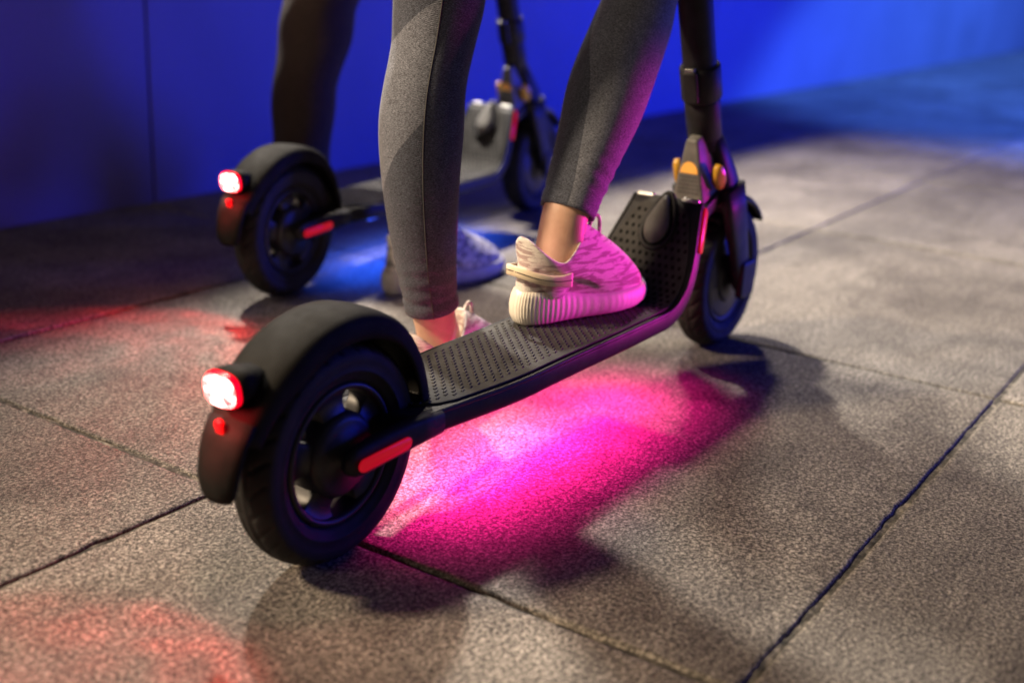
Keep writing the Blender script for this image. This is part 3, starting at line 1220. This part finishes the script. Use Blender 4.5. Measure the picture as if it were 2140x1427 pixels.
# ---- sneaker, built pointing +x, heel at x=0, sole on z=0
def sneaker(L, parent, loc, yaw, mats, tall=1.0, strap=True):
    up_m, sole_m, strap_m = mats
    N = 120

    def outline(th, grow=0.0):
        """foot outline, th=0 at toe, going round"""
        c, s = math.cos(th), math.sin(th)
        x_ = L * (0.5 + 0.5 * math.copysign(abs(c) ** 0.85, c))
        f = x_ / L
        wd = 0.033 + 0.013 * ss(0.30, 0.72, f) - 0.002 * ss(0.8, 1.0, f)
        wd *= L / 0.25
        y_ = wd * math.copysign(abs(s) ** 0.72, s)
        y_ += 0.006 * math.sin(math.pi * f) * (1 if s > 0 else 0.4)
        x_ += grow * c
        y_ += grow * s
        return x_, y_
    root = empty('sneaker', loc, (0, 0, yaw), parent)
    # sole with vertical ribs
    SN = 360
    rings = []
    for z, g_, rib in ((0.0, -0.006, 0), (0.003, -0.001, 0.3), (0.010, 0.0035, 1), (0.020, 0.0045, 1), (0.029, 0.0025, 1), (0.0345, -0.0005, 0.2), (0.035, -0.010, 0)):
        ring = []
        for i in range(SN):
            th = 2 * math.pi * i / SN
            x0, y0 = outline(th)
            f = x0 / L
            zt = z * (1.25 - 0.42 * ss(0.0, 0.6, f)) + 0.006 * ss(0.86, 1.0, f) * (1 if z < 0.01 else 0.3)
            rb = -0.0010 * rib * (1 - 0.65 * ss(0.15, 0.5, f)) * (0.5 + 0.5 * math.cos(2 * math.pi * i / 5)) if strap else 0
            xx, yy = outline(th, g_ + rb)
            ring.append((xx, yy, zt))
        rings.append(ring)
    mk('sole', *loft(rings), sole_m, root)
    # upper
    rings = []
    steps = 18
    cx, rx, ry = 0.052 * L / 0.25, 0.047 * L / 0.25, 0.0335
    for q in range(steps + 1):
        t = q / steps
        ring = []
        for i in range(N):
            th = 2 * math.pi * i / N
            x0, y0 = outline(th, -0.003)
            c, s = math.cos(th), math.sin(th)
            z0 = 0.034 * (1.25 - 0.42 * ss(0, 0.6, x0 / L)) - 0.002
            xc = cx + rx * c + (0.018 * max(0, c) ** 2)
            yc = ry * s
            # collar height: heel tab high, dips at the ankle, rises to the tongue
            zc = 0.078 + 0.030 * max(0, -c) ** 2 + 0.040 * max(0, c) ** 1.5
            zc *= tall
            tip = max(0, c)
            p0 = Vector((x0, y0, z0))
            p1 = Vector((x0 + (0.002 if c < 0 else -0.004 * tip), y0 * 1.0, z0 + 0.020 + 0.006 * tip + (0.012 if c < 0 else 0)))
            p3 = Vector((xc, yc, zc))
            if c > 0:
                p2 = Vector((xc + 0.060 * tip * L / 0.25, yc * 1.18, zc - 0.020 - 0.008 * tip))
            else:
                p2 = Vector((xc + 0.006 * (-c), yc * 1.12, zc - 0.028))
            b = (1 - t) ** 3 * p0 + 3 * (1 - t) ** 2 * t * p1 + 3 * (1 - t) * t * t * p2 + t ** 3 * p3
            ring.append(b)
        rings.append(ring)
    # rolled collar and lining
    for dz, sc in ((0.0015, 0.97), (-0.001, 0.93), (-0.02, 0.90), (-0.045, 0.86)):
        ring = []
        for i in range(N):
            p = rings[steps][i]
            ring.append(Vector((cx + 0.006 + (p.x - cx - 0.006) * sc, p.y * sc, p.z + dz)))
        rings.append(ring)
    mk('upper', *loft(rings, True, False), up_m, root)
    if strap:
        # heel pull loop running round the back into a flat side tab
        rows = []
        for i in range(49):
            th = R(88 + (272 - 88) * i / 48)
            c, s = math.cos(th), math.sin(th)
            back_ = max(0, -c) ** 3
            k = 0.60
            xx = 0.050 + 0.0500 * c - 0.005 * back_
            yy = 0.0385 * math.copysign(abs(s) ** 0.9, s) + 0.0012 * math.copysign(1, s)
            zz = 0.0590 + 0.010 * back_
            side = 1 - back_
            hh = 0.0068 + 0.006 * max(0, 0.35 + c)
            nx_, ny_ = c, s
            rows.append([(xx + nx_ * 0.0010, yy + ny_ * 0.0010, zz - hh), (xx + nx_ * 0.0022, yy + ny_ * 0.0022, zz - hh + 0.001), (xx + nx_ * 0.0022, yy + ny_ * 0.0022, zz + hh - 0.001), (xx + nx_ * 0.001, yy + ny_ * 0.001, zz + hh), (xx - nx_ * 0.0006, yy - ny_ * 0.0006, zz + hh - 0.001), (xx - nx_ * 0.0006, yy - ny_ * 0.0006, zz - hh + 0.001)])
        mk('heel_strap', *loft(rows), strap_m, root)
        st = []
        for i in range(1, 60, 1):
            f = i * 48 / 60
            i0 = int(f)
            a = Vector(rows[i0][1]).lerp(Vector(rows[i0 + 1][1]), f - i0)
            b = Vector(rows[i0][2]).lerp(Vector(rows[i0 + 1][2]), f - i0)
            c_ = (a + b) / 2
            tt = (Vector(rows[i0 + 1][1]) - Vector(rows[i0][1])).normalized()
            nrm = tt.cross(Vector((0, 0, 1))).normalized()
            if nrm.dot(Vector((c_.x - 0.05, c_.y, 0))) < 0:
                nrm = -nrm
            q = [c_ - tt * 0.0008 - Vector((0, 0, 0.0006)), c_ + tt * 0.0008 - Vector((0, 0, 0.0006)), c_ + tt * 0.0008 + Vector((0, 0, 0.0006)), c_ - tt * 0.0008 + Vector((0, 0, 0.0006))]
            st.append(loft([[z_ - nrm * 0.0004 for z_ in q], [z_ + nrm * 0.0006 for z_ in q]]))
        tag(mk('stitching', *merge(*st), M_INK, root, smooth=False), kind='stuff')
        # loop standing at the tongue
        zt = 0.112 * tall
        path = []
        for i in range(17):
            a = math.pi * i / 16
            path.append((0.128 + 0.012 * math.cos(a) * 0.9 + 0.004 * math.sin(a), 0.002, zt - 0.022 + 0.032 * math.sin(a) ** 0.8))
        mk('pull_loop', *tube(path, [0.0024] * 17, 8), up_m, root)
    # laces: short cords across the vamp
    for k in range(5):
        f = 0.50 + 0.075 * k
        x_ = f * L
        hz = 0.108 * tall - (0.108 * tall - 0.052) * ss(0.42, 0.90, f) + 0.002
        pth = []
        for i in range(9):
            a = -1 + 2 * i / 8
            pth.append((x_ - 0.006 * abs(a), a * 0.019, hz - 0.013 * a * a))
        mk('lace', *tube(pth, 0.0019 if strap else 0.003, 7), up_m, root)
    return root


# ------------------------------------------------ rider of the near scooter
RLEG = [(1.46, 0.745, 0.70, 0.066), (1.405, 0.745, 0.60, 0.056), (1.3807, 0.745, 0.5240, 0.0450), (1.3670, 0.745, 0.4952, 0.0490), (1.3487, 0.745, 0.4666, 0.0508), (1.3295, 0.745, 0.4386, 0.0520), (1.3116, 0.745, 0.4105, 0.0517), (1.2970, 0.745, 0.3826, 0.0494), (1.2810, 0.745, 0.3547, 0.0451), (1.2650, 0.745, 0.3270, 0.0409), (1.2487, 0.745, 0.2995, 0.0378), (1.2391, 0.745, 0.2830, 0.0352), (1.2310, 0.745, 0.268, 0.0338)]
LLEG = [(1.165, 0.882, 0.70, 0.066), (1.150, 0.885, 0.60, 0.058), (1.1436, 0.885, 0.5122, 0.0541), (1.1384, 0.885, 0.4851, 0.0513), (1.1332, 0.885, 0.4578, 0.0486), (1.1251, 0.885, 0.4305, 0.0481), (1.1182, 0.885, 0.4031, 0.0493), (1.115, 0.885, 0.3752, 0.0509), (1.1142, 0.885, 0.3468, 0.0504), (1.1151, 0.885, 0.3179, 0.0487), (1.1174, 0.885, 0.2884, 0.0466), (1.121, 0.885, 0.2582, 0.0438), (1.1251, 0.885, 0.2274, 0.0409), (1.1298, 0.885, 0.196, 0.0382), (1.1372, 0.885, 0.1635, 0.0356), (1.1441, 0.885, 0.1368, 0.0340)]


def upper_body(hip, head_z, hands, girth):
    """joints from pelvis up; returns joints and edges with index 0 the pelvis"""
    x, y, z = hip
    J = [(x, y, z, 0.098 * girth), (x - 0.005, y, z + 0.16, 0.105 * girth), (x + 0.005, y, z + 0.34, 0.120 * girth), (x + 0.015, y, z + 0.45, 0.085 * girth),
         (x + 0.025, y, head_z - 0.20, 0.050), (x + 0.035, y, head_z - 0.10, 0.080), (x + 0.040, y, head_z, 0.072)]
    E = [(0, 1), (1, 2), (2, 3), (3, 4), (4, 5), (5, 6)]
    for s, h in zip((-1, 1), hands):
        b = len(J)
        J += [(x + 0.005, y + s * 0.17 * girth, z + 0.43, 0.052), (x + 0.05, y + s * 0.22, z + 0.19, 0.040), (h[0] - 0.06, h[1], h[2] + 0.03, 0.028), (h[0], h[1], h[2], 0.030)]
        E += [(3, b), (b, b + 1), (b + 1, b + 2), (b + 2, b + 3)]
    return J, E


def near_person():
    J, E = upper_body((1.24, 0.80, 0.93), 1.60, ((1.30, 0.50, 1.07), (1.30, 0.94, 1.07)), 0.92)
    b = len(J)
    J += [(1.268, 0.740, 0.88, 0.068), (1.44, 0.745, 0.68, 0.050), (1.387, 0.745, 0.54, 0.044), (1.330, 0.745, 0.44, 0.044), (1.268, 0.745, 0.33, 0.034),
          (1.230, 0.745, 0.275, 0.0315), (1.2222, 0.746, 0.250, 0.0315), (1.2165, 0.747, 0.225, 0.0310), (1.212, 0.748, 0.200, 0.0315), (1.215, 0.748, 0.175, 0.031), (1.27, 0.733, 0.165, 0.022), (1.31, 0.723, 0.160, 0.016)]
    E += [(0, b)] + [(b + i, b + i + 1) for i in range(11)]
    c = len(J)
    J += [(1.192, 0.866, 0.88, 0.068), (1.150, 0.885, 0.58, 0.046), (1.128, 0.885, 0.44, 0.042), (1.114, 0.885, 0.35, 0.043), (1.120, 0.885, 0.26, 0.036), (1.135, 0.885, 0.17, 0.0315),
          (1.1445, 0.885, 0.137, 0.0300), (1.1520, 0.885, 0.115, 0.0300), (1.1600, 0.885, 0.092, 0.0305), (1.166, 0.885, 0.065, 0.031), (1.165, 0.885, 0.04, 0.029), (1.25, 0.88, 0.035, 0.02), (1.32, 0.878, 0.03, 0.015)]
    E += [(0, c)] + [(c + i, c + i + 1) for i in range(12)]
    J += [(1.224, 0.7255, 0.224, 0.0135), (1.1665, 0.8650, 0.093, 0.0135)]
    E += [(b + 7, len(J) - 2), (c + 8, len(J) - 1)]
    body = skin_body('person', J, E, M_SKIN)
    tag(body, 'person in grey heather leggings with one sneaker on the pink-lit scooter deck', 'person')

    def panel_r(t, th):
        # lighter knit on the calf, its edge sweeping round towards the hem
        a = (math.degrees(th) + 360) % 360
        lo = float(np.interp(t, [0.2, 0.29, 0.33, 0.355, 0.40, 0.47], [120, 158, 180, 188, 194, 207]))
        return min(1.0, max(0.0, 0.5 + 0.12 * min(a - lo, 300 - a)))

    def panel_l(t, th):
        a = (math.degrees(th) + 360) % 360
        lo = float(np.interp(a, [120, 165, 222], [0.262, 0.236, 0.190]))
        hi = float(np.interp(a, [130, 150, 185, 222], [0.42, 0.405, 0.362, 0.326]))
        return min(1.0, max(0.0, 0.5 + 0.12 * min(a - 110, 222 - a, (t - lo) * 1000, (hi - t) * 1000)))
    rl, C, rad = leg_cloth('leggings', RLEG, M_KNIT, body, hem=0.021, panel=panel_r, fold=0.006)
    ll, C2, rad2 = leg_cloth('legging_leg', LLEG, M_KNIT, rl, hem=0.018, panel=panel_l, fold=0.006)
    seam_tube('seam', C2, rad2, R(222), M_SEAM, ll, 0, None, 0.0009)
    # upper part of the leggings and a jacket, above the picture
    skin_body('legging_hip', [(1.24, 0.80, 0.95, 0.132), (1.275, 0.738, 0.88, 0.102), (1.365, 0.742, 0.78, 0.088), (1.445, 0.745, 0.685, 0.075), (1.400, 0.745, 0.60, 0.057), (1.195, 0.865, 0.88, 0.102), (1.175, 0.876, 0.78, 0.088), (1.162, 0.883, 0.685, 0.073), (1.150, 0.885, 0.60, 0.057), (1.238, 0.80, 1.06, 0.112)],
              [(0, 1), (1, 2), (2, 3), (3, 4), (0, 5), (5, 6), (6, 7), (7, 8), (0, 9)], M_KNIT, 0, rl)
    jk = [(j[0], j[1], j[2], j[3] * 1.16) for j in J[:4]] + [(J[4][0], J[4][1], J[4][2] - 0.03, 0.058)] + [(j[0], j[1], j[2], j[3] * 1.2) for q, j in enumerate(J[7:15]) if q % 4 < 3]
    skin_body('jacket', jk, [(0, 1), (1, 2), (2, 3), (3, 4), (3, 5), (5, 6), (6, 7), (3, 8), (8, 9), (9, 10)], M_JACK, 0, body)
    hx, hy, hz = J[5][:3]
    skin_body('hair', [(hx - 0.02, hy, hz + 0.10, 0.085), (hx - 0.045, hy, hz, 0.080), (hx - 0.055, hy, hz - 0.12, 0.055)], [(0, 1), (1, 2)], M_HAIR, 1, body)
    sneaker(0.218, body, (1.146, 0.757, 0.1385), -0.23, (M_UP, M_SOLE, M_STRAP))
    sneaker(0.240, body, (1.100, 0.886, 0.0), 0.02, (M_UP, M_SOLE, M_STRAP))
    return body


near_person()

# ------------------------------------------------ rider of the far scooter
PLEG = [(1.78, 1.57, 0.72, 0.086), (1.725, 1.58, 0.56, 0.076), (1.6841, 1.58, 0.4686, 0.0689), (1.6698, 1.58, 0.4173, 0.0675), (1.6541, 1.58, 0.3658, 0.0629), (1.6403, 1.58, 0.314, 0.0594), (1.6344, 1.58, 0.2613, 0.0575), (1.6274, 1.58, 0.1991, 0.0549), (1.622, 1.58, 0.13, 0.054), (1.62, 1.58, 0.06, 0.056)]
QLEG = [(1.70, 1.33, 0.72, 0.080), (1.640, 1.285, 0.56, 0.068), (1.612, 1.268, 0.42, 0.060), (1.597, 1.264, 0.30, 0.053), (1.586, 1.263, 0.18, 0.048), (1.580, 1.262, 0.095, 0.048)]


def far_person():
    J, E = upper_body((1.74, 1.45, 0.98), 1.72, ((1.88, 1.22, 1.07), (1.82, 1.68, 1.07)), 1.05)
    b = len(J)
    J += [(1.755, 1.525, 0.92, 0.075)] + [(x, y, z, r * 0.82) for x, y, z, r in PLEG] + [(1.63, 1.575, 0.03, 0.03), (1.69, 1.70, 0.028, 0.02)]
    E += [(0, b)] + [(b + i, b + i + 1) for i in range(len(PLEG) + 2)]
    c = len(J)
    J += [(1.73, 1.375, 0.92, 0.075)] + [(x, y, z, r * 0.75) for x, y, z, r in QLEG] + [(1.585, 1.262, 0.035, 0.028), (1.72, 1.24, 0.03, 0.02)]
    E += [(0, c)] + [(c + i, c + i + 1) for i in range(len(QLEG) + 2)]
    body = skin_body('person', J, E, M_SKIN)
    tag(body, 'person in dark brown trousers and white sneaker standing astride the far scooter', 'person')
    tr, _, _ = leg_cloth('trousers', PLEG, M_BROWN, body, fold=0.03)
    leg_cloth('trouser_leg', QLEG, M_BROWN, tr, fold=0.02)
    skin_body('trouser_hip', [(1.74, 1.45, 1.00, 0.148), (1.76, 1.53, 0.92, 0.115), (1.785, 1.56, 0.80, 0.100), (1.772, 1.572, 0.69, 0.090), (1.728, 1.58, 0.57, 0.072), (1.73, 1.37, 0.92, 0.115), (1.715, 1.345, 0.80, 0.098), (1.690, 1.325, 0.69, 0.084), (1.642, 1.288, 0.57, 0.064), (1.738, 1.45, 1.10, 0.130)],
              [(0, 1), (1, 2), (2, 3), (3, 4), (0, 5), (5, 6), (6, 7), (7, 8), (0, 9)], M_BROWN, 0, tr)
    jk = [(j[0], j[1], j[2], j[3] * 1.14) for j in J[:4]] + [(J[4][0], J[4][1], J[4][2] - 0.03, 0.058)] + [(j[0], j[1], j[2], j[3] * 1.2) for q, j in enumerate(J[7:15]) if q % 4 < 3]
    skin_body('jacket', jk, [(0, 1), (1, 2), (2, 3), (3, 4), (3, 5), (5, 6), (6, 7), (3, 8), (8, 9), (9, 10)], M_JACK, 0, body)
    hx, hy, hz = J[5][:3]
    skin_body('hair', [(hx - 0.015, hy, hz + 0.105, 0.078), (hx - 0.035, hy, hz + 0.03, 0.075)], [(0, 1)], M_HAIR, 1, body)
    sneaker(0.285, body, (1.505, 1.262, 0.0), -0.10, (M_UP2, M_SOLE2, M_OUT), 0.95, False)
    sneaker(0.285, body, (1.605, 1.525, 0.0), 1.15, (M_UP2, M_SOLE2, M_OUT), 0.95, False)
    return body


far_person()
